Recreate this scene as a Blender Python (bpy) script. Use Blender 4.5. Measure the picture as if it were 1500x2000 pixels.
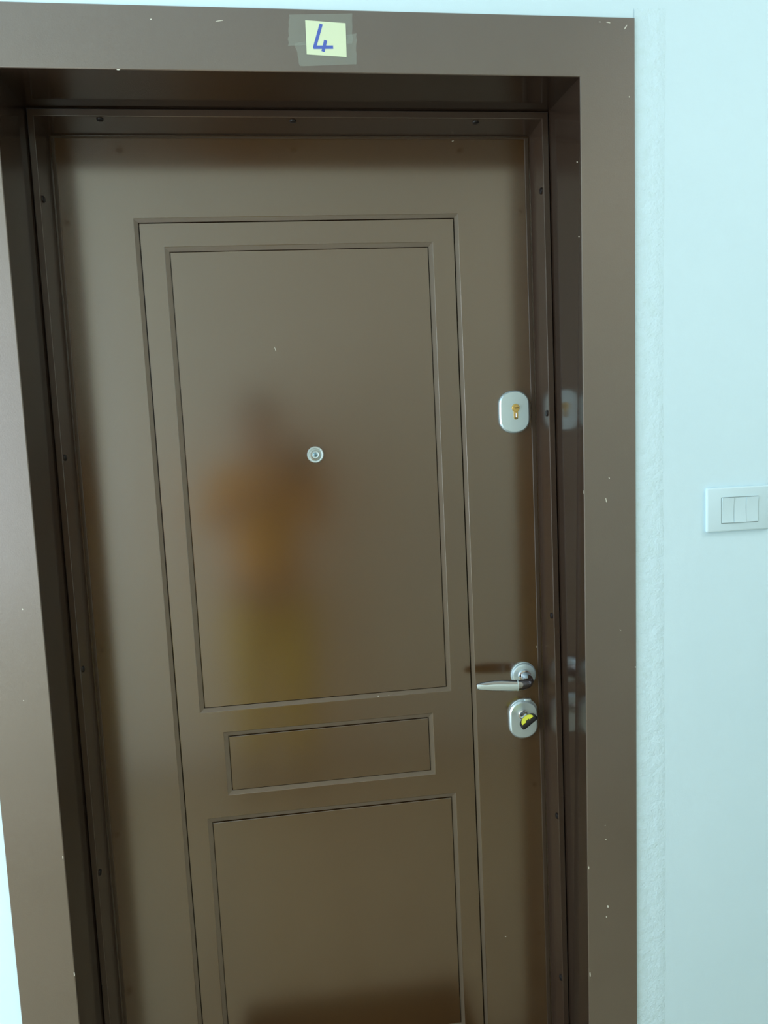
import bpy, bmesh, math, random
from mathutils import Vector, Matrix

for o in list(bpy.data.objects):
    bpy.data.objects.remove(o)
SC = bpy.context.scene
COL = SC.collection
PI = math.pi

# ------------------------------------------------------------------ camera
CAM = Vector((-0.57538, -1.18418, 1.44923))
cam_d = bpy.data.cameras.new('camera')
cam = bpy.data.objects.new('camera', cam_d)
COL.objects.link(cam)
R_ = Vector((0.9923448, -0.11513353, -0.04467728))
U_ = Vector((0.05536739, 0.09138997, 0.99427477))
F_ = Vector((0.11039131, 0.98913707, -0.097065))
M = Matrix((R_, U_, -F_)).transposed().to_4x4()
M.translation = CAM
cam.matrix_world = M
cam_d.sensor_fit = 'HORIZONTAL'
cam_d.sensor_width = 36
cam_d.lens = 1387.08 * 36 / 1500
cam_d.shift_x = -0.95 / 1500
cam_d.shift_y = 1.66 / 1500
cam_d.clip_start = 0.003
SC.camera = cam

# ------------------------------------------------------------------ light and exposure
SC.view_settings.view_transform = 'Standard'
SC.view_settings.look = 'None'
SC.view_settings.gamma = 1
SC.view_settings.use_curve_mapping = False
SC.view_settings.exposure = -0.16
w = bpy.data.worlds.new('world')
SC.world = w
w.use_nodes = True
w.node_tree.nodes['Background'].inputs[0].default_value = (0.70, 0.90, 0.95, 1)
w.node_tree.nodes['Background'].inputs[1].default_value = 0.5


def area(name, loc, direction, sx, sy, power, color):
    l = bpy.data.lights.new(name, 'AREA')
    l.shape = 'RECTANGLE'
    l.size = sx
    l.size_y = sy
    l.energy = power
    l.color = color
    o = bpy.data.objects.new(name, l)
    COL.objects.link(o)
    o.location = loc
    o.rotation_euler = Vector(direction).to_track_quat('-Z', 'Y').to_euler()
    return o


# added lights, all unseen: left fill, back light for the reflections, ceiling fill
area('added_left_fill', (-2.76, -0.80, 1.38), (1, 0.12, 0), 1.2, 2.2, 70, (0.80, 0.92, 1.0))
area('added_back_light', (-1.97, -1.60, 1.62), (0, 1, 0), 0.80, 1.40, 10, (0.88, 0.95, 1.0))
area('added_ceiling_fill', (1.15, -0.85, 2.74), (-0.3, 0, -1), 0.5, 0.5, 13, (1.0, 0.95, 0.86))


# ------------------------------------------------------------------ materials


def mat(name, color, rough=0.5, metal=0.0, ior=1.5, alpha=1.0, bump=None, coat=0, var=None, spec=None):
    m = bpy.data.materials.new(name)
    m.use_nodes = True
    nt = m.node_tree
    b = nt.nodes['Principled BSDF']
    b.inputs['Base Color'].default_value = (*color, 1)
    b.inputs['Roughness'].default_value = rough
    b.inputs['Metallic'].default_value = metal
    b.inputs['IOR'].default_value = ior
    b.inputs['Alpha'].default_value = alpha
    if coat:
        b.inputs['Coat Weight'].default_value = coat
        b.inputs['Coat Roughness'].default_value = 0.08
    tc = nt.nodes.new('ShaderNodeTexCoord')
    if bump:
        last = None
        for sc, st, dist in bump:
            n = nt.nodes.new('ShaderNodeTexNoise')
            n.inputs['Scale'].default_value = sc
            n.inputs['Detail'].default_value = 3
            nt.links.new(tc.outputs['Object'], n.inputs['Vector'])
            bp = nt.nodes.new('ShaderNodeBump')
            bp.inputs['Strength'].default_value = st
            bp.inputs['Distance'].default_value = dist
            nt.links.new(n.outputs[0], bp.inputs['Height'])
            if last:
                nt.links.new(last.outputs[0], bp.inputs['Normal'])
            last = bp
        nt.links.new(last.outputs[0], b.inputs['Normal'])
    if var:
        sc, c2, lo, hi = var
        n = nt.nodes.new('ShaderNodeTexNoise')
        n.inputs['Scale'].default_value = sc
        n.inputs['Detail'].default_value = 4
        nt.links.new(tc.outputs['Object'], n.inputs['Vector'])
        r = nt.nodes.new('ShaderNodeMapRange')
        r.inputs['From Min'].default_value = lo
        r.inputs['From Max'].default_value = hi
        nt.links.new(n.outputs[0], r.inputs['Value'])
        mx = nt.nodes.new('ShaderNodeMix')
        mx.data_type = 'RGBA'
        mx.inputs['A'].default_value = (*color, 1)
        mx.inputs['B'].default_value = (*c2, 1)
        nt.links.new(r.outputs[0], mx.inputs['Factor'])
        nt.links.new(mx.outputs['Result'], b.inputs['Base Color'])
    return m


BROWN = (0.058, 0.026, 0.006)
m_leaf = mat('brown_satin_lacquer', BROWN, 0.175, ior=2.25, bump=[(900, 0.05, 0.0004)],
             var=(3.0, (0.061, 0.029, 0.007), 0.4, 0.65))
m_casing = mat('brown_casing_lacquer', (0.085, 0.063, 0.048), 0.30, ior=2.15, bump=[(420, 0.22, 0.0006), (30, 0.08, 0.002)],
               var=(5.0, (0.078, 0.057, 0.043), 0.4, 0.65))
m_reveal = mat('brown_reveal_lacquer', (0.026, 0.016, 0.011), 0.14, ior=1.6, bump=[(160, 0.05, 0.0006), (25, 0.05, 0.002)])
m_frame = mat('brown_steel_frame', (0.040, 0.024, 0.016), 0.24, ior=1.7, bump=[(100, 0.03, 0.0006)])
m_groove = mat('brown_groove_sheen', (0.10, 0.076, 0.054), 0.42, ior=1.8)  # bevel sheen put into a lighter base colour than the leaf
m_lip = mat('brown_frame_lip', (0.050, 0.032, 0.020), 0.45, ior=1.5)
m_plaster = mat('rough_plaster_edge', (0.62, 0.835, 0.945), 0.8, bump=[(70, 0.5, 0.004), (260, 0.4, 0.002)], var=(45, (0.58, 0.79, 0.86), 0.5, 0.9))
m_chip = mat('bare_chipped_paint', (0.62, 0.62, 0.55), 0.7)
m_wall = mat('white_plaster', (0.625, 0.84, 0.95), 0.75, bump=[(55, 0.10, 0.003), (350, 0.12, 0.0008)],
             var=(6, (0.61, 0.825, 0.935), 0.35, 0.7))
m_cream = mat('cream_wall_paint', (0.95, 0.81, 0.62), 0.75, bump=[(350, 0.12, 0.0008)])
m_ceil = mat('white_ceiling_paint', (0.80, 0.83, 0.82), 0.8)
m_floor = mat('grey_brown_stone_tile', (0.46, 0.38, 0.25), 0.35, var=(9, (0.40, 0.33, 0.21), 0.35, 0.7))
m_grout = mat('floor_grout', (0.12, 0.11, 0.10), 0.8)
m_satin = mat('satin_nickel', (0.66, 0.84, 0.93), 0.36, metal=0.7)
m_satin2 = mat('brushed_nickel', (0.66, 0.80, 0.86), 0.38, metal=0.75, bump=[(500, 0.05, 0.0004)])
m_lever = mat('lever_chrome', (0.36, 0.37, 0.40), 0.10, metal=1)
m_chrome = mat('polished_chrome', (0.62, 0.62, 0.64), 0.06, metal=1)
m_dchrome = mat('dark_chrome', (0.30, 0.30, 0.33), 0.12, metal=1)
m_brass = mat('brass', (0.78, 0.58, 0.22), 0.25, metal=1)
m_black = mat('black_rubber', (0.010, 0.011, 0.013), 0.4)
m_slot = mat('dark_hole', (0.006, 0.005, 0.005), 0.8)
m_screw = mat('dark_frame_plug', (0.006, 0.005, 0.006), 0.35, ior=1.4)
m_yellow = mat('yellow_plastic', (0.80, 0.82, 0.06), 0.4)
m_glass = mat('peephole_glass', (0.18, 0.30, 0.38), 0.03, metal=0.6, ior=1.6)
m_peep = mat('peephole_disc', (0.38, 0.46, 0.50), 0.25, metal=0.9)
m_paper = mat('pale_yellow_paper', (0.66, 0.78, 0.56), 0.8)
m_ink = mat('blue_marker_ink', (0.07, 0.13, 0.50), 0.6)
m_tape = mat('clear_sticky_tape', (0.50, 0.58, 0.52), 0.30, alpha=0.14, bump=[(60, 0.3, 0.002)])
m_plastic = mat('white_switch_plastic', (0.585, 0.78, 0.87), 0.5)
m_gap = mat('switch_gap', (0.20, 0.27, 0.28), 0.8)
m_mat = mat('dark_coir', (0.018, 0.011, 0.007), 0.95, bump=[(300, 0.6, 0.004)])

# ------------------------------------------------------------------ helpers


def prop(o, label=None, cat=None, group=None, kind=None):
    if label:
        o['label'] = label
    if cat:
        o['category'] = cat
    if group:
        o['group'] = group
    if kind:
        o['kind'] = kind
    return o


def empty(name, loc=(0, 0, 0)):
    o = bpy.data.objects.new(name, None)
    COL.objects.link(o)
    o.location = loc
    return o


def link(name, bm, m, parent=None, smooth=None, mats=None):
    bmesh.ops.remove_doubles(bm, verts=bm.verts, dist=1e-6)
    bmesh.ops.recalc_face_normals(bm, faces=bm.faces)
    me = bpy.data.meshes.new(name)
    bm.to_mesh(me)
    bm.free()
    for mm in (mats or [m]):
        me.materials.append(mm)
    if smooth is not None:
        for p in me.polygons:
            p.use_smooth = True
        me.set_sharp_from_angle(angle=math.radians(smooth))
    o = bpy.data.objects.new(name, me)
    COL.objects.link(o)
    if parent:
        o.parent = parent
        if parent.location.length:
            # parts are modelled in world coordinates
            o.matrix_parent_inverse = Matrix.Translation(-Vector(parent.location))
    return o


def box(bm, x0, x1, y0, y1, z0, z1, bev=0.0, seg=2):
    t = bmesh.new()
    bmesh.ops.create_cube(t, size=1)
    for v in t.verts:
        v.co = Vector(((x0 + x1) / 2 + v.co.x * (x1 - x0), (y0 + y1) / 2 + v.co.y * (y1 - y0), (z0 + z1) / 2 + v.co.z * (z1 - z0)))
    if bev:
        bmesh.ops.bevel(t, geom=list(t.edges), offset=bev, segments=seg, affect='EDGES', profile=0.5)
    me = bpy.data.meshes.new('t')
    t.to_mesh(me)
    t.free()
    bm.from_mesh(me)
    bpy.data.meshes.remove(me)


def prism(bm, pts, y0, y1, cham=0.0):
    """outline pts (x,z) extruded between y0 (front) and y1 (back), chamfered towards the front"""
    n = len(pts)
    cx = sum(p[0] for p in pts) / n
    cz = sum(p[1] for p in pts) / n

    def inset(d):
        out = []
        for i in range(n):
            a, b, c = Vector(pts[i - 1]), Vector(pts[i]), Vector(pts[(i + 1) % n])
            e1 = (b - a).normalized()
            e2 = (c - b).normalized()
            n1 = Vector((-e1.y, e1.x))
            n2 = Vector((-e2.y, e2.x))
            if n1.dot(Vector((cx, cz)) - b) < 0 and n2.dot(Vector((cx, cz)) - b) < 0:
                n1, n2 = -n1, -n2
            nn = (n1 + n2).normalized()
            k = max(0.4, nn.dot(n1))
            out.append(b + nn * d / k)
        return out
    rings = []
    if cham:
        for d, y in ((cham, y0), (cham * 0.3, y0 + (y1 - y0) * 0.16), (0, y0 + cham)):
            rings.append([bm.verts.new((p[0], y, p[1])) for p in inset(d)])
    else:
        rings.append([bm.verts.new((p[0], y0, p[1])) for p in pts])
    rings.append([bm.verts.new((p[0], y1, p[1])) for p in pts])
    bm.faces.new(rings[0])
    bm.faces.new(rings[-1][::-1])
    for a, b in zip(rings, rings[1:]):
        for i in range(n):
            bm.faces.new((a[i], b[i], b[(i + 1) % n], a[(i + 1) % n]))


def lathe(bm, cx, cz, prof, n=40, axis_off=(0, 0)):
    """prof: list of (radius, y); axis along y. axis_off: dx,dz per metre of y"""
    y_ref = prof[-1][1]
    rings = []
    for r, y in prof:
        ox = cx + axis_off[0] * (y - y_ref)
        oz = cz + axis_off[1] * (y - y_ref)
        rings.append([bm.verts.new((ox + r * math.cos(2 * PI * i / n), y, oz + r * math.sin(2 * PI * i / n))) for i in range(n)])
    for a, b in zip(rings, rings[1:]):
        for i in range(n):
            bm.faces.new((a[i], b[i], b[(i + 1) % n], a[(i + 1) % n]))
    bm.faces.new(rings[0])
    bm.faces.new(rings[-1][::-1])


def stadium(cx, cz, w, h, n=48, flat=1.0):
    """racetrack plate: circle of radius h/2 cut by flat sides w apart, corners eased"""
    pts = []
    r = h / 2
    for i in range(n):
        a = 2 * PI * i / n
        x, z = r * math.cos(a), r * math.sin(a)
        hw = w / 2
        # soft clamp
        x = math.copysign(hw * (1 - max(0, 1 - abs(x) / hw) ** 1.25) if abs(x) < hw else hw, x)
        pts.append((cx + x, cz + z))
    return pts


def oval(cx, cz, w, h, n=56, p=2.6):
    """superellipse-ended plate"""
    pts = []
    rx = w / 2
    hs = h / 2 - rx * 0.92
    for i in range(n):
        a = 2 * PI * i / n
        c, s = math.cos(a), math.sin(a)
        x = rx * math.copysign(abs(c) ** (2 / 2.2), c)
        z = rx * 0.92 * math.copysign(abs(s) ** (2 / 2.1), s) + math.copysign(hs, s) * min(1, abs(s) * 6)
        pts.append((cx + x, cz + z))
    return pts


# ------------------------------------------------------------------ frame geometry numbers (metres, floor z=0)
D1, D2, YL = 0.1224, 0.1962, 0.1982
ZB = 0.0


def vline(x0, s):
    return lambda z: x0 + s * (z - 1.13)


def hline(z0, s):
    return lambda x: z0 + s * (x + 0.5)


def corner(v, h):
    x = v(2.0)
    for _ in range(8):
        z = h(x)
        x = v(z)
    return x, z


def sweep(bm, profile, mat_of=None):
    """profile: list of (left vline, right vline, top hline, y). U-shaped sweep with mitred corners."""
    rows = []
    for L, R, T, y in profile:
        lt = corner(L, T)
        rt = corner(R, T)
        rows.append([bm.verts.new((L(ZB), y, ZB)), bm.verts.new((lt[0], y, lt[1])),
                     bm.verts.new((rt[0], y, rt[1])), bm.verts.new((R(ZB), y, ZB))])
    for k, (a, b) in enumerate(zip(rows, rows[1:])):
        for i in range(3):
            f = bm.faces.new((a[i], a[i + 1], b[i + 1], b[i]))
            if mat_of:
                f.material_index = mat_of[k]


sR, sL, sT, sDR, sDL = 0.0082, 0.0019, -0.0030, -0.0021, 0.0033


def off(fn, d):
    return lambda t: fn(t) + d


xoR, xiR = vline(0.0, sR), vline(-0.0949, sR)
xoL, xiL = vline(-1.1, sL), vline(-1.0069, sL)
zoT, ziT = hline(2.13, sT), hline(2.0361, sT)
xiRd, xiLd = vline(-0.0949, sDR), vline(-1.0069, sDL)
xsR, xsL = vline(-0.1086, sDR), vline(-0.9939, sDL)
xlR, xlL = vline(-0.1182, sDR), vline(-0.9865, sDL)
ziTd, zsT, zlT = hline(2.0361, 0), hline(2.0216, 0), hline(2.0172, 0)

# ------------------------------------------------------------------ room shell
YW = 0.004
XL, XR, YB, ZC = -2.8, 1.7, -1.65, 2.80

bm = bmesh.new()   # front wall with the door opening
x0, x1, zt = -1.085, -0.018, 2.115
wt = 0.34
for (a, b, c, d) in ((XL, x0, 0, ZC), (x1, XR, 0, ZC), (x0, x1, zt, ZC)):
    box(bm, a, b, YW, YW + wt, c, d)
o = link('wall_front', bm, m_wall)
prop(o, 'white plastered landing wall around the brown door', kind='structure')

# trowelled plaster edge hugging the casing
bm = bmesh.new()
random.seed(4)
N = 90
prev = None
for i in range(N + 1):
    z = 0.02 + (2.145 - 0.02) * i / N
    xa = xoR(z) + 0.0002
    wv = 0.046 + 0.003 * math.sin(z * 3.1) + random.uniform(-0.001, 0.001)
    row = [bm.verts.new((xa, YW - 0.0007 + random.uniform(-0.0003, 0.0003), z)),
           bm.verts.new((xa + 0.016, YW - 0.0002 + random.uniform(-0.0003, 0.0002), z)),
           bm.verts.new((xa + wv - 0.012, YW - 0.0006, z)),
           bm.verts.new((xa + wv, YW - 0.0011, z)),
           bm.verts.new((xa + wv + 0.012, YW + 0.0004, z))]
    if prev:
        for k in range(4):
            bm.faces.new((prev[k], prev[k + 1], row[k + 1], row[k]))
    prev = row
w_front = bpy.data.objects['wall_front']
link('plaster_edge', bm, m_plaster, w_front, smooth=60)

bm = bmesh.new()
bx0, bx1, bz0, bz1 = -2.38, -1.56, 0.90, 2.34
for (a, b, c, d) in ((XL - 0.2, bx0, 0, ZC), (bx1, XR + 0.2, 0, ZC), (bx0, bx1, 0, bz0), (bx0, bx1, bz1, ZC)):
    box(bm, a, b, YB - 0.15, YB, c, d)
prop(link('wall_back', bm, m_cream), 'cream landing wall opposite the door', kind='structure')
bm = bmesh.new()
box(bm, XR, XR + 0.15, YB, YW + wt, 0, ZC)
prop(link('wall_right', bm, m_wall), 'white landing wall right of the switch', kind='structure')
bm = bmesh.new()
wy0, wy1, wz0, wz1 = -1.42, -0.18, 0.26, 2.50
for (a, b, c, d) in ((YB, wy0, 0, ZC), (wy1, YW + wt, 0, ZC), (wy0, wy1, 0, wz0), (wy0, wy1, wz1, ZC)):
    box(bm, XL - 0.15, XL, a, b, c, d)
prop(link('wall_left', bm, m_wall), 'white landing wall with an added window opening', kind='structure')
bm = bmesh.new()
box(bm, XL - 0.2, XR + 0.2, YB - 0.2, YW + wt, ZC, ZC + 0.1)
prop(link('ceiling', bm, m_ceil), 'white ceiling of the landing', kind='structure')

# floor: slab with separate tiles
bm = bmesh.new()
box(bm, XL - 0.2, XR + 0.2, YB - 0.2, 0.6, -0.1, -0.004)
floor = prop(link('floor', bm, m_grout), 'grey brown tiled landing floor', kind='structure')
bm = bmesh.new()
box(bm, 0.0015, 0.3985, 0.0015, 0.3985, -0.006, 0.0, 0.0008, 1)
me = None
for i in range(12):
    for j in range(4):
        if me is None:
            t = link('floor_tile', bm, m_floor, floor)
            me = t.data
        else:
            t = bpy.data.objects.new('floor_tile', me)
            COL.objects.link(t)
            t.parent = floor
        t.location = (XL + 0.0 + i * 0.4 - 0.1, YB + j * 0.4 + 0.05, 0)

# window frame added around the left fill light, out of view
bm = bmesh.new()
fw_ = 0.05
for (a, b, c, d) in ((wy0, wy1, wz0, wz0 + fw_), (wy0, wy1, wz1 - fw_, wz1), (wy0, wy0 + fw_, wz0 + fw_, wz1 - fw_), (wy1 - fw_, wy1, wz0 + fw_, wz1 - fw_),
                     ((wy0 + wy1) / 2 - 0.03, (wy0 + wy1) / 2 + 0.03, wz0 + fw_, wz1 - fw_)):
    box(bm, XL - 0.10, XL - 0.04, a, b, c, d, 0.004, 1)
m_wf = mat('added_window_frame', (0.75, 0.78, 0.77), 0.4)
prop(link('added_window_1', bm, m_wf), 'added white window frame around the left fill light, unseen', kind='structure')
bm = bmesh.new()  # second frame, added around the back light
for (a, b, c, d) in ((bx0, bx1, bz0, bz0 + fw_), (bx0, bx1, bz1 - fw_, bz1), (bx0, bx0 + fw_, bz0 + fw_, bz1 - fw_), (bx1 - fw_, bx1, bz0 + fw_, bz1 - fw_)):
    box(bm, a, b, YB - 0.09, YB - 0.04, c, d, 0.004, 1)
prop(link('added_window_2', bm, m_wf), 'added white window frame around the back light, unseen', kind='structure')

# ------------------------------------------------------------------ the door
door = prop(empty('door_1', (-0.55, 0.2, 0)), 'brown security door with grooved panels, deep brown casing, closed', kind='structure')

ch = 0.0014
bm = bmesh.new()
casing_profile = [
    (off(xoL, -0.0), off(xoR, 0.0), off(zoT, 0.0), 0.03),
    (xoL, xoR, zoT, 0.0010),
    (off(xoL, 0.001), off(xoR, -0.001), off(zoT, -0.001), 0.0),
    (off(xiL, -ch), off(xiR, ch), off(ziT, ch), 0.0),
    (off(xiL, -ch * 0.35), off(xiR, ch * 0.35), off(ziT, ch * 0.35), ch * 0.35),
    (xiL, xiR, ziT, ch),
    (xiLd, xiRd, ziTd, D1 + 0.001),
    (off(xiLd, -0.012), off(xiRd, 0.012), off(ziTd, 0.012), D1 + 0.001),
]
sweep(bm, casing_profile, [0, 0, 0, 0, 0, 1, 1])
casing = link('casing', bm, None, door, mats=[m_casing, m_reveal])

# paint chips: small flakes of bare filler on the casing front and along its edges
random.seed(11)


def flake(bm, x, z, w, h, ang=0.0, y=-0.0001):
    n = 7
    c, s = math.cos(ang), math.sin(ang)
    vs = []
    for i in range(n):
        a = 2 * PI * i / n
        r = random.uniform(0.65, 1.0)
        px, pz = w / 2 * r * math.cos(a), h / 2 * r * math.sin(a)
        vs.append((x + px * c - pz * s, z + px * s + pz * c))
    f = [bm.verts.new((p[0], y - 0.00025, p[1])) for p in vs]
    g = [bm.verts.new((x + (p[0] - x) * 1.15, y + 0.0001, z + (p[1] - z) * 1.15)) for p in vs]
    bm.faces.new(f)
    for i in range(n):
        bm.faces.new((f[i], g[i], g[(i + 1) % n], f[(i + 1) % n]))


chips = CHIPS = [
    # x, z, w, h, angle
    (-0.008, 2.113, .0022, .009, -.6), (-0.038, 2.120, .009, .0018, -.15), (-0.052, 2.1205, .004, .0012, 0),
    (-0.003, 2.004, .002, .003, 0), (-0.822, 2.0366, .006, .002, 0), (-0.768, 2.110, .003, .002, 0), (-0.665, 2.110, .014, .0012, .15),
    (-0.063, 0.711, .0025, .0025, 0), (-0.064, 0.738, .002, .002, 0), (-0.061, 0.580, .004, .006, .3), (-0.064, 0.560, .0025, .003, 0),
    (-0.098, 0.304, .003, .0045, 0), (-0.003, 1.03, .0015, .003, 0), (-0.095, 1.90, .002, .003, 0), (-0.094, 1.78, .002, .002, 0),
    (-1.009, 0.575, .0018, .010, 0), (-1.010, 0.785, .0015, .006, 0), (-1.036, 1.210, .0028, .0028, 0), (-1.048, 1.059, .002, .002, 0),
    (-1.056, 1.529, .003, .002, 0), (-0.047, 1.372, .0018, .005, .3), (-0.053, 1.333, .0015, .010, .2), (-0.030, 1.10, .001, .004, 0.8),
    (-0.0965, 0.66, .002, .006, 0), (-0.0975, 0.45, .002, .01, 0), (-0.0985, 0.27, .0025, .014, 0), (-0.0932, 1.35, .0012, .008, 0),
]
for c in chips:
    bm = bmesh.new()
    flake(bm, *c)
    link('paint_chip', bm, m_chip, casing)

# steel frame behind the casing
g = 0.0022
bm = bmesh.new()
frame_profile = [
    (off(xiLd, -0.010), off(xiRd, 0.010), off(ziTd, 0.010), D1 + 0.008),
    (off(xiLd, g), off(xiRd, -g), off(ziTd, -g), D1 + 0.008),
    (off(xiLd, g), off(xiRd, -g), off(ziTd, -g), D1 + 0.0006),
    (off(xiLd, g + .0006), off(xiRd, -g - .0006), off(ziTd, -g - .0006), D1),
    (off(xsL, -0.0012), off(xsR, 0.0012), off(zsT, 0.0012), D1),
    (off(xsL, -0.0004), off(xsR, 0.0004), off(zsT, 0.0004), D1 + 0.0004),
    (xsL, xsR, zsT, D1 + 0.0012),
    (xsL, xsR, zsT, D2 + 0.004),
    (off(xsL, 0.0018), off(xsR, -0.0018), off(zsT, -0.0016), D2 + 0.004),
    (off(xsL, 0.0018), off(xsR, -0.0018), off(zsT, -0.0016), D2 + 0.0008),
    (off(xsL, 0.0024), off(xsR, -0.0024), off(zsT, -0.0020), D2),
    (off(xlL, -0.0008), off(xlR, 0.0008), off(zlT, 0.0008), D2),
    (xlL, xlR, zlT, D2 + 0.0008),
    (xlL, xlR, zlT, D2 + 0.012),
]
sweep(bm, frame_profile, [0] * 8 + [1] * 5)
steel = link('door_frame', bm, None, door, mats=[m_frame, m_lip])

# frame plugs in the inner reveal


def plug(side, a, b):
    bm = bmesh.new()
    n = 14
    prof = [(0.0012, 0.0030), (0.0042, 0.0027), (0.0056, 0.0018), (0.0060, 0.0004), (0.0060, -0.002)]
    rings = []
    for r, h in prof:
        ring = []
        for i in range(n):
            t = 2 * PI * i / n
            p, q = r * math.cos(t), r * math.sin(t)
            if side == 'R':
                co = (xsR(b) - h, a + p, b + q)
            elif side == 'L':
                co = (xsL(b) + h, a + p, b + q)
            else:
                co = (b + q, a + p, 2.0216 - h)
            ring.append(bm.verts.new(co))
        rings.append(ring)
    for r1, r2 in zip(rings, rings[1:]):
        for i in range(n):
            bm.faces.new((r1[i], r2[i], r2[(i + 1) % n], r1[(i + 1) % n]))
    bm.faces.new(rings[0])
    link('frame_plug', bm, m_screw, steel, smooth=40)


for y, z in ((.1340, 1.9001), (.1320, 1.4926), (.1330, 1.1), (.1310, .6905), (.1310, .3417)):
    plug('R', y, z)
for y, z in ((.1350, 1.8911), (.1350, 1.4495), (.1350, 1.0646), (.1330, .6735), (.133, .33)):
    plug('L', y, z)
for y, x in ((.1335, -.8867), (.1350, -.5592), (.1360, -.23)):
    plug('T', y, x)

# leaf ------------------------------------------------------------
SV, SH = -0.0044, 0.0054


def sh(x, z):
    return x + SV * (z - 1.13), z + SH * (x + 0.5)


def plate_with_holes(bm, rect, holes, y0, depth, bevw, yback, inner_edge=None, gap=0.0005):
    """flat sheet (rect) with rectangular openings; each opening has a sloping bevel of width bevw
    going down by depth and then a straight wall to yback"""
    xs = sorted({rect[0], rect[1]} | {h[0] - bevw for h in holes} | {h[1] + bevw for h in holes})
    zs = sorted({rect[2], rect[3]} | {h[2] - bevw for h in holes} | {h[3] + bevw for h in holes})
    V = {}

    def v(x, y, z):
        k = (round(x, 5), round(y, 5), round(z, 5))
        if k not in V:
            a, b = sh(x, z)
            V[k] = bm.verts.new((a, y, b))
        return V[k]
    for i in range(len(xs) - 1):
        for j in range(len(zs) - 1):
            cx, cz = (xs[i] + xs[i + 1]) / 2, (zs[j] + zs[j + 1]) / 2
            if any(h[0] - bevw < cx < h[1] + bevw and h[2] - bevw < cz < h[3] + bevw for h in holes):
                continue
            bm.faces.new((v(xs[i], y0, zs[j]), v(xs[i + 1], y0, zs[j]), v(xs[i + 1], y0, zs[j + 1]), v(xs[i], y0, zs[j + 1])))

    def ring(a, ya, b, yb, mi=0):
        A = [(a[0], a[2]), (a[1], a[2]), (a[1], a[3]), (a[0], a[3])]
        B = [(b[0], b[2]), (b[1], b[2]), (b[1], b[3]), (b[0], b[3])]
        for i in range(4):
            k = (i + 1) % 4
            f = bm.faces.new((v(A[i][0], ya, A[i][1]), v(A[k][0], ya, A[k][1]), v(B[k][0], yb, B[k][1]), v(B[i][0], yb, B[i][1])))
            f.material_index = mi

    def grow(h, d):
        return (h[0] - d, h[1] + d, h[2] - d, h[3] + d)
    for h in holes:
        st = [(bevw, y0), (bevw - 0.0006, y0 + depth * 0.15), (gap, y0 + depth), (gap - 0.0002, y0 + yback), (-0.004, y0 + yback + 0.0004)]
        for q, ((d1, ya), (d2, yb)) in enumerate(zip(st, st[1:])):
            ring(grow(h, d1), ya, grow(h, d2), yb, 1 if q == 1 else 0)
    e = (rect[0], rect[1], rect[2], rect[3])
    if inner_edge:
        ring(e, y0, (e[0] - .0, e[1] + .0, e[2], e[3]), y0 + inner_edge)


BW, BD = 0.0092, 0.0024
leaf_rect = (-1.0050, -0.1005, 0.010, 2.030)
G1 = (-0.8453, -0.2595, 0.16, 1.8710)
G2 = (-0.7941, -0.3106, 0.9501, 1.8193)
G3 = (-0.7520, -0.3507, 0.7771, 0.8892)
G4 = (-0.7954, -0.3095, 0.21, 0.7151)
bm = bmesh.new()
plate_with_holes(bm, leaf_rect, [G1], YL, BD, BW, 0.011, 0.012, gap=0.0016)
leaf = link('door_leaf', bm, None, door, mats=[m_leaf, m_groove])
e = 0.0013
bm = bmesh.new()
plate_with_holes(bm, (G1[0] + e, G1[1] - e, G1[2] + e, G1[3] - e), [G2, G3, G4], YL, BD, BW, 0.0080, 0.012)
link('middle_panel', bm, None, leaf, mats=[m_leaf, m_groove])
for nm, G in (('raised_panel', G2), ('raised_panel', G3), ('raised_panel', G4)):
    bm = bmesh.new()
    x0, z0 = sh(G[0], G[2])
    t = bmesh.new()
    box(t, G[0] + e, G[1] - e, YL, YL + 0.012, G[2] + e, G[3] - e, 0.0005, 1)
    me_ = bpy.data.meshes.new('t')
    t.to_mesh(me_)
    t.free()
    bm.from_mesh(me_)
    for v in bm.verts:
        v.co.x, v.co.z = sh(v.co.x, v.co.z)
    link(nm, bm, m_leaf, leaf)
bm = bmesh.new()
box(bm, -1.0035, -0.102, YL + 0.0125, YL + 0.06, 0.008, 2.028)
link('leaf_core', bm, m_slot, leaf)
# small nicks on the leaf
for c in ((-0.6150, 1.6360, .0012, .010, .3), (-0.4500, 0.9440, .004, .002, 0), (-0.4290, 0.9435, .002, .0015, 0), (-0.2590, 2.0140, .004, .0015, .3), (-0.2030, 0.3950, .0035, .002, 0), (-0.1190, 1.02, .001, .004, 0)):
    bm = bmesh.new()
    flake(bm, *c, y=YL - 0.0001)
    link('paint_nick', bm, m_chip, leaf)

# peephole
bm = bmesh.new()
lathe(bm, -0.5502, 1.4338, [(0.0118, YL - 0.0028), (0.0128, YL - 0.0042), (0.0145, YL - 0.0044), (0.0156, YL - 0.0034), (0.0160, YL - 0.0012), (0.0161, YL + 0.002)])
peep = link('peephole', bm, m_satin2, door, smooth=35)
bm = bmesh.new()
lathe(bm, -0.5502, 1.4338, [(0.0072, YL - 0.0036), (0.0095, YL - 0.0038), (0.0116, YL - 0.0030), (0.0124, YL - 0.0029)])
link('grey_disc', bm, m_peep, peep, smooth=35)
bm = bmesh.new()
lathe(bm, -0.5502, 1.4338, [(0.0048, YL - 0.0050), (0.0062, YL - 0.0054), (0.0070, YL - 0.0046), (0.0072, YL - 0.0030)])
link('lens_ring', bm, m_satin2, peep, smooth=35)
bm = bmesh.new()
lathe(bm, -0.5502, 1.4338, [(0.0008, YL - 0.0064), (0.0026, YL - 0.0062), (0.0042, YL - 0.0055), (0.0049, YL - 0.0048)], 24)
link('lens', bm, m_glass, peep, smooth=60)

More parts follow.
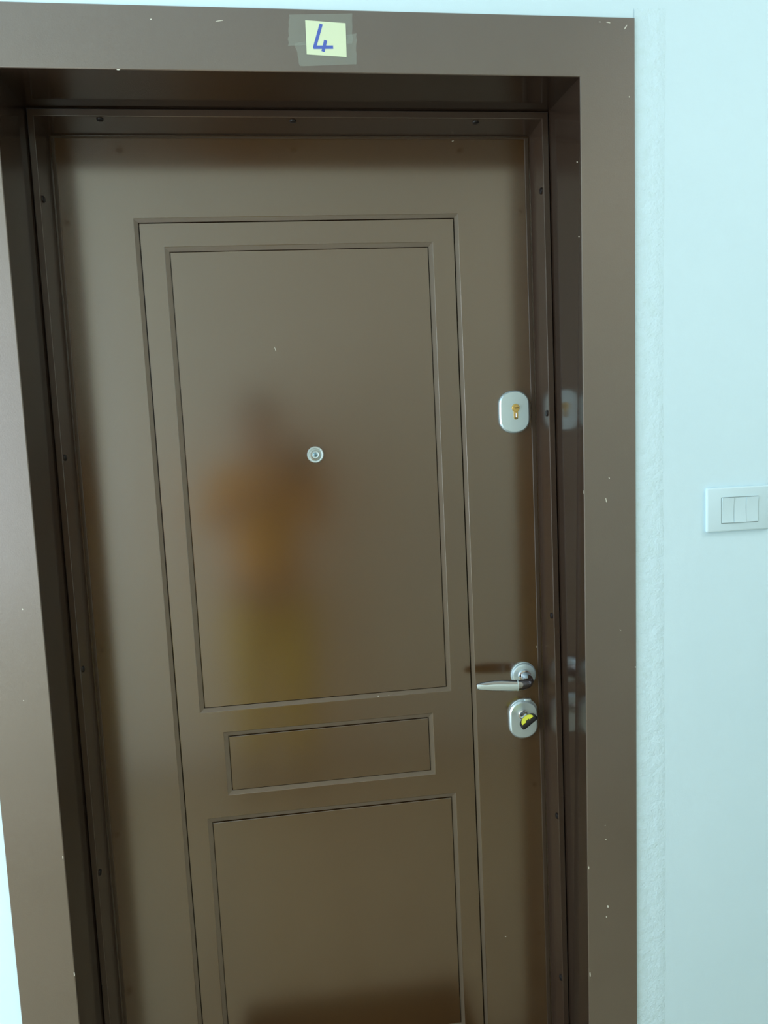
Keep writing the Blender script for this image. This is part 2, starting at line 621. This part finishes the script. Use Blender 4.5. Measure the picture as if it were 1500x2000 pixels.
# upper lock escutcheon with euro cylinder
ux, uz = -0.1552, 1.5000
bm = bmesh.new()
prism(bm, oval(ux, uz, 0.0610, 0.0830), YL - 0.0100, YL + 0.001, 0.0026)
esc = link('lock_plate', bm, m_satin, door, smooth=28)
prop(esc, 'satin nickel oval upper lock plate with brass keyhole')
kx, kz = -0.1532, 1.5075


def euro(cx, cz, r, tail, hw, n=26):
    pts = []
    a0 = math.asin(hw / r)
    for i in range(n + 1):
        a = -PI / 2 + a0 + (2 * PI - 2 * a0) * i / n
        pts.append((cx + r * math.cos(a), cz + r * math.sin(a)))
    for i in range(9):
        a = PI + PI * i / 8
        pts.append((cx + hw * math.cos(a), cz - tail + hw * math.sin(a)))
    return pts


bm = bmesh.new()
prism(bm, euro(kx, kz, 0.0082, 0.0185, 0.0046), YL - 0.0106, YL - 0.006, 0.0004)
link('cylinder_lock', bm, m_brass, esc)
bm = bmesh.new()
lathe(bm, kx, kz, [(0.0066, YL - 0.0122), (0.0070, YL - 0.0116), (0.0070, YL - 0.0102)])
link('keyway_disc', bm, m_brass, esc, smooth=40)
bm = bmesh.new()
box(bm, kx - 0.0032, kx + 0.0056, YL - 0.0125, YL - 0.0118, kz - 0.0008, kz + 0.0010)
link('key_slot', bm, m_slot, esc)
bm = bmesh.new()
box(bm, kx - 0.0026, kx - 0.0008, YL - 0.0109, YL - 0.0104, kz - 0.0215, kz - 0.0105, 0.0002, 1)
box(bm, kx + 0.0002, kx + 0.0030, YL - 0.0110, YL - 0.0104, kz - 0.0215, kz - 0.0190, 0.0002, 1)
link('cylinder_slot', bm, m_slot, esc)
bm = bmesh.new()
box(bm, kx - 0.0004, kx + 0.0016, YL - 0.0114, YL - 0.0105, kz - 0.0185, kz - 0.0095, 0.0003, 1)
link('cylinder_pin', bm, m_chrome, esc)

# lower lock escutcheon, swivel tab behind its top
lx, lz = -0.1530, 0.8708
bm = bmesh.new()
prism(bm, oval(lx, lz, 0.0600, 0.0790), YL - 0.0100, YL + 0.001, 0.0032)
esc2 = link('lock_plate', bm, m_satin2, door, smooth=28)
prop(esc2, 'satin nickel oval lower lock plate holding the key')
bm = bmesh.new()
prism(bm, oval(lx + 0.0015, lz + 0.0015, 0.0590, 0.0815), YL - 0.0035, YL + 0.001, 0.0010)
box(bm, lx + 0.004, lx + 0.018, YL - 0.0060, YL - 0.0005, lz + 0.030, lz + 0.0425, 0.002, 2)
link('back_plate', bm, m_satin2, esc2, smooth=28)
bm = bmesh.new()
lathe(bm, -0.1560, 0.8840, [(0.0078, YL - 0.0150), (0.0094, YL - 0.0140), (0.0098, YL - 0.0095)], 32)
link('cylinder_collar', bm, m_chrome, esc2, smooth=30)

# key in the lower lock
key = prop(empty('key', (-0.1560, YL - 0.016, 0.8840)), 'black headed key with yellow insert, stuck in the lower lock', 'key')
Kc = Vector((-0.1560, 0, 0.8840))
ka = math.radians(36)
ku = Vector((math.cos(ka), 0, math.sin(ka)))      # across the bow
kn = Vector((-math.sin(ka), 0, math.cos(ka)))     # face normal (up-left)


def kpt(u, y, n):
    return Kc + ku * u + kn * n + Vector((0, y, 0))


def kprism(bm, pts, n0, n1, rnd=0.0):
    """outline (u,y) extruded along the bow normal"""
    n = len(pts)
    cu = sum(p[0] for p in pts) / n
    cy = sum(p[1] for p in pts) / n
    rings = []
    lay = ((n0, 1 - rnd), (n0 + (n1 - n0) * .2, 1), (n1 - (n1 - n0) * .2, 1), (n1, 1 - rnd)) if rnd else ((n0, 1), (n1, 1))
    for h, s in lay:
        rings.append([bm.verts.new(kpt(cu + (p[0] - cu) * s, cy + (p[1] - cy) * s, h)) for p in pts])
    bm.faces.new(rings[0])
    bm.faces.new(rings[-1][::-1])
    for a, b in zip(rings, rings[1:]):
        for i in range(n):
            bm.faces.new((a[i], b[i], b[(i + 1) % n], a[(i + 1) % n]))


KY0 = YL - 0.030    # where the bow starts (door side)
KY1 = YL - 0.058    # outer end
W2 = 0.0190
bow = [(-W2, KY1 + 0.003), (-W2 * 0.97, KY0 - 0.014), (-W2 * 0.80, KY0 - 0.008), (-W2 * 0.5, KY0 - 0.003), (-0.006, KY0), (0.006, KY0),
       (W2 * 0.5, KY0 - 0.003), (W2 * 0.80, KY0 - 0.008), (W2 * 0.97, KY0 - 0.014), (W2, KY1 + 0.003), (W2 - 0.003, KY1), (-W2 + 0.003, KY1)]
bm = bmesh.new()
kprism(bm, bow, -0.0042, 0.0042, 0.05)
link('key_head', bm, m_black, key, smooth=35)
bm = bmesh.new()
arc = []
for i in range(13):
    a = PI * i / 12
    arc.append((0.0140 * math.cos(a), KY0 - 0.0235 + 0.0205 * math.sin(a)))
arc += [(-0.0140, KY1 + 0.004), (-0.004, KY1 + 0.004), (-0.004, KY1 + 0.0085), (0.004, KY1 + 0.0085), (0.004, KY1 + 0.004), (0.0140, KY1 + 0.004)]
kprism(bm, arc, 0.0036, 0.0050)
kprism(bm, [(p[0], p[1]) for p in arc], -0.0050, -0.0036)
link('yellow_insert', bm, m_yellow, key)
bm = bmesh.new()
kprism(bm, [(-0.0046, KY0 - 0.002), (0.0046, KY0 - 0.002), (0.0046, YL - 0.013), (-0.0046, YL - 0.013)], -0.0016, 0.0016)
link('key_blade', bm, m_chrome, key)
bm = bmesh.new()
kprism(bm, [(-0.0068, KY0 + 0.001), (0.0068, KY0 + 0.001), (0.0068, KY0 + 0.0075), (-0.0068, KY0 + 0.0075)], -0.0030, 0.0030, 0.06)
link('key_shoulder', bm, m_satin2, key)

# lever handle -----------------------------------------------------
hx, hz = -0.1497, 0.9647


def loft(bm, secs, n=24):
    """secs: list of (centre, ex, ez, rx, rz) elliptical sections"""
    rings = []
    for c, ex, ez, rx, rz in secs:
        rings.append([bm.verts.new(Vector(c) + Vector(ex) * rx * math.cos(2 * PI * i / n) + Vector(ez) * rz * math.sin(2 * PI * i / n)) for i in range(n)])
    for a, b in zip(rings, rings[1:]):
        for i in range(n):
            bm.faces.new((a[i], b[i], b[(i + 1) % n], a[(i + 1) % n]))
    bm.faces.new(rings[0][::-1])
    bm.faces.new(rings[-1])


def lever_sections():
    pts = [  # x, y, z, half thickness (y-ish), half height (z)
        (-0.1495, YL - 0.008, 0.9650, .0105, .0105),
        (-0.1495, YL - 0.022, 0.9650, .0100, .0100),
        (-0.1495, YL - 0.034, 0.9648, .0095, .0098),
        (-0.1510, YL - 0.044, 0.9642, .0090, .0097),
        (-0.1555, YL - 0.051, 0.9634, .0084, .0098),
        (-0.1630, YL - 0.0545, 0.9628, .0078, .0101),
        (-0.1730, YL - 0.0560, 0.9626, .0072, .0106),
        (-0.1850, YL - 0.0562, 0.9630, .0068, .0110),
        (-0.1980, YL - 0.0560, 0.9640, .0066, .0112),
        (-0.2120, YL - 0.0556, 0.9650, .0062, .0112),
        (-0.2260, YL - 0.0550, 0.9656, .0057, .0105),
        (-0.2400, YL - 0.0543, 0.9659, .0052, .0089),
        (-0.2510, YL - 0.0538, 0.9660, .0047, .0074),
        (-0.2580, YL - 0.0535, 0.9660, .0040, .0060),
        (-0.2605, YL - 0.0534, 0.9660, .0026, .0040),
    ]
    secs = []
    for i, p in enumerate(pts):
        a = Vector(pts[max(0, i - 1)][:3])
        b = Vector(pts[min(len(pts) - 1, i + 1)][:3])
        t = (b - a).normalized()
        ez = Vector((0, 0, 1))
        ez = (ez - t * ez.dot(t)).normalized()
        ex = ez.cross(t).normalized()
        secs.append((p[:3], ex, ez, p[3], p[4]))
    return secs


bm = bmesh.new()
loft(bm, lever_sections(), 28)
handle = link('door_handle', bm, m_lever, door, smooth=50)
prop(handle, 'chrome lever handle with satin grip')
bm = bmesh.new()
lathe(bm, hx, hz, [(0.0120, YL - 0.0112), (0.0215, YL - 0.0108), (0.0238, YL - 0.0095), (0.0250, YL - 0.0068), (0.0252, YL - 0.0045), (0.0262, YL - 0.0040), (0.0264, YL + 0.001)], 56)
link('rosette', bm, m_satin, handle, smooth=30)
bm = bmesh.new()
lathe(bm, hx, hz, [(0.0105, YL - 0.0170), (0.0128, YL - 0.0160), (0.0140, YL - 0.0105)], 40)
link('neck_ring', bm, m_chrome, handle, smooth=30)
# satin inlay wrapped on the front of the grip
bm = bmesh.new()
ns = 22
rows = []
allsec = lever_sections()
import bisect


def grip_at(x):
    xs_ = [s[0][0] for s in allsec]
    for i in range(6, len(allsec) - 1):
        a, b = allsec[i], allsec[i + 1]
        if a[0][0] >= x >= b[0][0]:
            t = (a[0][0] - x) / (a[0][0] - b[0][0])
            return [a[0][k] + (b[0][k] - a[0][k]) * t for k in range(3)] + [a[3] + (b[3] - a[3]) * t, a[4] + (b[4] - a[4]) * t]
    return list(allsec[-1][0]) + [allsec[-1][3], allsec[-1][4]]


for i in range(ns + 1):
    t = i / ns
    x = -0.1800 - t * (0.2598 - 0.1800)
    cx, cy, cz, ry, rz = grip_at(x)
    lo, hi = -1.15, 0.45
    if t > 0.8:
        hi = 0.45 + (t - 0.8) * 2.5
    row = []
    for k in range(9):
        a = lo + (hi - lo) * k / 8
        d = 0.0005 if 0 < k < 8 else -0.0002
        row.append(bm.verts.new((x, cy - (ry + d) * math.cos(a), cz + (rz + d) * math.sin(a))))
    rows.append(row)
for a, b in zip(rows, rows[1:]):
    for k in range(8):
        bm.faces.new((a[k], a[k + 1], b[k + 1], b[k]))
link('satin_inlay', bm, m_satin2, handle, smooth=50)
bm = bmesh.new()
cx, cy, cz, ry, rz = grip_at(-0.1788)
loft(bm, [((-0.1800, cy, cz), (0, 1, 0), (0, 0, 1), ry + .0005, rz + .0005), ((-0.1776, cy, cz), (0, 1, 0), (0, 0, 1), ry + .0005, rz + .0004)], 28)
link('grip_ring', bm, m_satin, handle, smooth=40)

# ------------------------------------------------------------------ number label on the casing
lab = prop(empty('number_label', (-0.50, -0.0002, 2.085)), 'pale yellow paper square with handwritten blue 4 taped above the door', 'label')


def sheet(name, pts, y, m, th=0.00015, jag=0):
    bm = bmesh.new()
    prism(bm, pts, y - th, y)
    return link(name, bm, m, lab)


def jagged(a, b, n, amp):
    out = []
    for i in range(n):
        t = i / n
        d = Vector((b[0] - a[0], b[1] - a[1]))
        nn = Vector((-d.y, d.x)).normalized()
        r = random.uniform(-amp, amp) if i else 0
        out.append((a[0] + d.x * t + nn.x * r, a[1] + d.y * t + nn.y * r))
    return out


t1 = [(-0.5578, 2.1211), (-0.4584, 2.1247), (-0.4612, 2.0800), (-0.5620, 2.0750)]
t2 = [(-0.5520, 2.0790), (-0.4530, 2.0953), (-0.4560, 2.0491), (-0.5448, 2.0448)]
p1 = jagged(t1[0], t1[1], 3, .0002) + jagged(t1[1], t1[2], 9, .0012) + jagged(t1[2], t1[3], 3, .0002) + jagged(t1[3], t1[0], 9, .0012)
p2 = jagged(t2[0], t2[1], 3, .0002) + jagged(t2[1], t2[2], 9, .0012) + jagged(t2[2], t2[3], 3, .0002) + jagged(t2[3], t2[0], 9, .0012)
sheet('sticky_tape', p1, -0.00012, m_tape)
sheet('sticky_tape', p2, -0.00030, m_tape)
sheet('paper', [(-0.5332, 2.1133), (-0.47, 2.11), (-0.4709, 2.0596), (-0.5336, 2.0625)], -0.00055, m_paper)
bm = bmesh.new()


def stroke(a, b, w, y):
    a, b = Vector(a), Vector(b)
    d = (b - a).normalized()
    n = Vector((-d.y, d.x)) * w / 2
    prism(bm, [tuple(a - n), tuple(b - n), tuple(b + n), tuple(a + n)], y - 0.0001, y)


stroke((-0.5085, 2.1080), (-0.5212, 2.0715), .0050, -0.00072)
stroke((-0.5225, 2.0732), (-0.4915, 2.0739), .0050, -0.00076)
stroke((-0.5028, 2.0838), (-0.5079, 2.0670), .0050, -0.00080)
link('handwritten_digit', bm, m_ink, lab)

# ------------------------------------------------------------------ light switch
sx0, sx1, sz0, sz1 = 0.1322, 0.2530, 1.2652, 1.3447
sw = prop(empty('light_switch', ((sx0 + sx1) / 2, YW, (sz0 + sz1) / 2)), 'white three gang light switch on the wall right of the door', 'switch')
bm = bmesh.new()
box(bm, sx0, sx1, YW - 0.0065, YW + 0.001, sz0, sz1, 0.0032, 3)
bm2 = bm
pl = link('switch_plate', bm, m_plastic, sw, smooth=40)
bm = bmesh.new()
rx0, rx1, rz0, rz1 = 0.1599, 0.2288, 1.2808, 1.3262
box(bm, rx0 - .0008, rx1 + .0008, YW - 0.0068, YW - 0.003, rz0 - .0008, rz1 + .0008)
link('rocker_surround', bm, m_gap, sw)
rw = (rx1 - rx0) / 3
for i in range(3):
    bm = bmesh.new()
    a, b = rx0 + i * rw + 0.0004, rx0 + (i + 1) * rw - 0.0004
    n = 8
    prev = None
    for k in range(n + 1):
        z = rz0 + 0.0004 + (rz1 - rz0 - 0.0008) * k / n
        t = 2 * k / n - 1
        y = YW - 0.0074 - 0.0012 * (t * t) - 0.0005 * t * (1 if i != 1 else -1)
        row = [bm.verts.new((a, y, z)), bm.verts.new((b, y, z)), bm.verts.new((b, YW - .004, z)), bm.verts.new((a, YW - .004, z))]
        if prev:
            for q in range(4):
                bm.faces.new((prev[q], prev[(q + 1) % 4], row[(q + 1) % 4], row[q]))
        else:
            bm.faces.new(row)
        prev = row
    bm.faces.new(prev)
    link('rocker', bm, m_plastic, sw, smooth=30)

# ------------------------------------------------------------------ doormat (seen mirrored in the leaf's foot)
bm = bmesh.new()
box(bm, -0.80, -0.23, -0.17, 0.16, 0.0, 0.016, 0.006, 2)
prop(link('doormat', bm, m_mat), 'dark doormat at the foot of the brown door, mirrored in its lowest panel', 'doormat')

# ------------------------------------------------------------------ photographer and phone (seen mirrored in the leaf)
m_skin = mat('skin', (0.42, 0.20, 0.11), 0.55)
m_hair = mat('dark_hair', (0.03, 0.018, 0.01), 0.6)
m_shirt = mat('orange_shirt', (0.82, 0.34, 0.03), 0.9)
m_trous = mat('mustard_trousers', (0.72, 0.47, 0.05), 0.9)
m_shoe = mat('dark_shoe', (0.03, 0.025, 0.02), 0.6)


def skin_obj(name, chains, m, parent, sub=2):
    """chains: list of (points, edges); point=(x,y,z,r)"""
    me = bpy.data.meshes.new(name)
    V, E, Rr, roots = [], [], [], []
    for pts, edges, root in chains:
        b = len(V)
        roots.append(b + root)
        V += [p[:3] for p in pts]
        Rr += [p[3] if isinstance(p[3], tuple) else (p[3], p[3]) for p in pts]
        E += [(b + i, b + j) for i, j in edges]
    me.from_pydata(V, E, [])
    o = bpy.data.objects.new(name, me)
    COL.objects.link(o)
    sk = o.modifiers.new('skin', 'SKIN')
    sk.use_smooth_shade = True
    if not me.skin_vertices:
        me.attributes  # layer is made by the modifier
    lay = me.skin_vertices[0].data if me.skin_vertices else None
    if lay is None:
        bpy.context.view_layer.objects.active = o
        bpy.ops.mesh.customdata_skin_add()
        lay = me.skin_vertices[0].data
    for i, r in enumerate(Rr):
        lay[i].radius = r
        lay[i].use_root = i in roots
    s = o.modifiers.new('sub', 'SUBSURF')
    s.levels = s.render_levels = sub
    me.materials.append(m)
    if parent:
        o.parent = parent
        o.matrix_parent_inverse = Matrix.Translation(-Vector(parent.location))
    return o


PX, PY = -0.745, -1.425
person = prop(empty('person', (PX, PY, 0)), 'person in orange top and mustard trousers, seen as blurred reflection in the brown door', 'person')
chn = lambda n: [(i, i + 1) for i in range(n)]
hL = Vector((CAM.x - 0.062, CAM.y - 0.028, CAM.z - 0.035))
hR = Vector((CAM.x + 0.062, CAM.y - 0.028, CAM.z - 0.035))
body = [
    (PX, PY, 0.90, (.135, .100)),         # 0 pelvis
    (PX, PY, 1.05, (.120, .088)),         # 1 waist
    (PX, PY, 1.22, (.135, .098)),         # 2 chest
    (PX, PY - .01, 1.34, (.110, .080)),   # 3 upper chest
    (PX, PY, 1.41, (.052, .052)),         # 4 neck
    (PX + .003, PY + .02, 1.475, (.060, .068)),  # 5 jaw
    (PX + .005, PY + .02, 1.555, (.074, .092)),  # 6 head
    (PX + .005, PY + .01, 1.615, (.060, .075)),  # 7 crown
    (PX - .165, PY - .01, 1.335, (.052, .052)),  # 8 L shoulder
    (PX - .215, PY + .04, 1.130, (.040, .040)),  # 9 L elbow
    (hL.x - .02, hL.y - .03, hL.z - .075, (.026, .026)),  # 10 L wrist
    (PX + .165, PY - .01, 1.335, (.052, .052)),  # 11
    (PX + .225, PY + .05, 1.140, (.040, .040)),  # 12
    (hR.x + .02, hR.y - .03, hR.z - .075, (.026, .026)),  # 13
    (PX - .090, PY, 0.80, (.088, .088)),   # 14 hip
    (PX - .095, PY + .01, 0.46, (.058, .058)),   # 15 knee
    (PX - .100, PY - .02, 0.09, (.036, .036)),   # 16 ankle
    (PX + .090, PY, 0.80, (.088, .088)),
    (PX + .095, PY + .01, 0.46, (.058, .058)),
    (PX + .100, PY - .02, 0.09, (.036, .036)),
]
edges = [(0, 1), (1, 2), (2, 3), (3, 4), (4, 5), (5, 6), (6, 7), (3, 8), (8, 9), (9, 10), (3, 11), (11, 12), (12, 13), (0, 14), (14, 15), (15, 16), (0, 17), (17, 18), (18, 19)]
chains = [(body, edges, 0)]
for sgn, h, wr in ((-1, hL, 10), (1, hR, 13)):
    wv = Vector(body[wr][:3])
    palm = [tuple(wv) + (.024,), (h.x + sgn * .006, h.y - .010, h.z - .030, (.028, .016)), (h.x + sgn * .004, h.y, h.z, (.030, .014))]
    chains.append((palm, chn(2), 0))
    for f in range(4):
        zz = h.z + 0.022 - f * 0.019
        ln = (0.9, 1.0, 0.95, 0.8)[f]
        fin = [(h.x + sgn * .004, h.y - .004, zz, .0095),
               (h.x + sgn * .018, h.y + .012 * ln, zz + .004, .0088),
               (h.x + sgn * .016, h.y + .030 * ln, zz + .006, .0080),
               (h.x + sgn * -.002, h.y + .0325 * ln, zz + .006, .0068)]
        chains.append((fin, chn(3), 0))
    chains.append(([(h.x, h.y - .006, h.z - .020, .012), (h.x - sgn * .012, h.y - .016, h.z + .004, .0105), (h.x - sgn * .024, h.y + .004, h.z + .020, .0085)], chn(2), 0))
# nose, ears
chains.append(([(PX + .005, PY + .105, 1.565, .009), (PX + .005, PY + .122, 1.530, .011)], [(0, 1)], 0))
for s in (-1, 1):
    chains.append(([(PX + .005 + s * .072, PY + .01, 1.560, .010), (PX + .005 + s * .076, PY + .006, 1.530, .008)], [(0, 1)], 0))
skin_obj('body', chains, m_skin, person)
# face features
for s in (-1, 1):
    bm = bmesh.new()
    bmesh.ops.create_uvsphere(bm, u_segments=12, v_segments=8, radius=0.011, matrix=Matrix.Translation((PX + .005 + s * .031, PY + .094, 1.560)))
    link('eye', bm, m_hair, person, smooth=60)
bm = bmesh.new()
bmesh.ops.create_uvsphere(bm, u_segments=14, v_segments=8, radius=0.02, matrix=Matrix.Translation((PX + .005, PY + .096, 1.497)) @ Matrix.Diagonal((1.1, .35, .35, 1)))
link('mouth', bm, mat('lips', (0.35, 0.10, 0.08), 0.5), person, smooth=60)
skin_obj('hair', [([(PX + .005, PY - .055, 1.46, (.060, .050)), (PX + .005, PY - .055, 1.56, (.080, .060)), (PX + .005, PY - .005, 1.625, (.082, .085)), (PX + .005, PY + .045, 1.625, (.062, .050))], chn(3), 1)], m_hair, person)
sh_pts = [(PX, PY, .86, (.160, .122)), (PX, PY, 1.05, (.142, .108)), (PX, PY, 1.22, (.155, .116)), (PX, PY - .01, 1.345, (.118, .088)), (PX, PY, 1.385, (.070, .070)),
          (PX - .165, PY - .01, 1.335, .064), (PX - .205, PY + .02, 1.18, .058), (PX - .218, PY + .045, 1.12, .056),
          (PX + .165, PY - .01, 1.335, .064), (PX + .212, PY + .03, 1.18, .058), (PX + .226, PY + .055, 1.12, .056)]
skin_obj('shirt', [(sh_pts, [(0, 1), (1, 2), (2, 3), (3, 4), (3, 5), (5, 6), (6, 7), (3, 8), (8, 9), (9, 10)], 0)], m_shirt, person)
tr = [(PX, PY, .90, (.150, .112)), (PX - .092, PY, .78, .108), (PX - .096, PY + .01, .46, .082), (PX - .100, PY - .02, .10, .062),
      (PX + .092, PY, .78, .108), (PX + .096, PY + .01, .46, .082), (PX + .100, PY - .02, .10, .062)]
skin_obj('trousers', [(tr, [(0, 1), (1, 2), (2, 3), (0, 4), (4, 5), (5, 6)], 0)], m_trous, person)
for s in (-1, 1):
    skin_obj('shoe', [([(PX + s * .10, PY - .04, .042, (.040, .040)), (PX + s * .105, PY + .06, .036, (.042, .034)), (PX + s * .11, PY + .14, .028, (.036, .026))], chn(2), 0)], m_shoe, person)

phone = prop(empty('smartphone', CAM), 'black smartphone held upright by the person', 'phone')
phone.matrix_world = M.copy()
bm = bmesh.new()
box(bm, -0.045, 0.031, -0.135, 0.025, 0.007, 0.0155, 0.003, 2)
o = link('phone_body', bm, m_black, None)
o.parent = phone
bm = bmesh.new()
box(bm, -0.042, 0.028, -0.131, 0.021, 0.0154, 0.0160, 0.0002, 1)
o = link('screen', bm, m_slot, None)
o.parent = phone
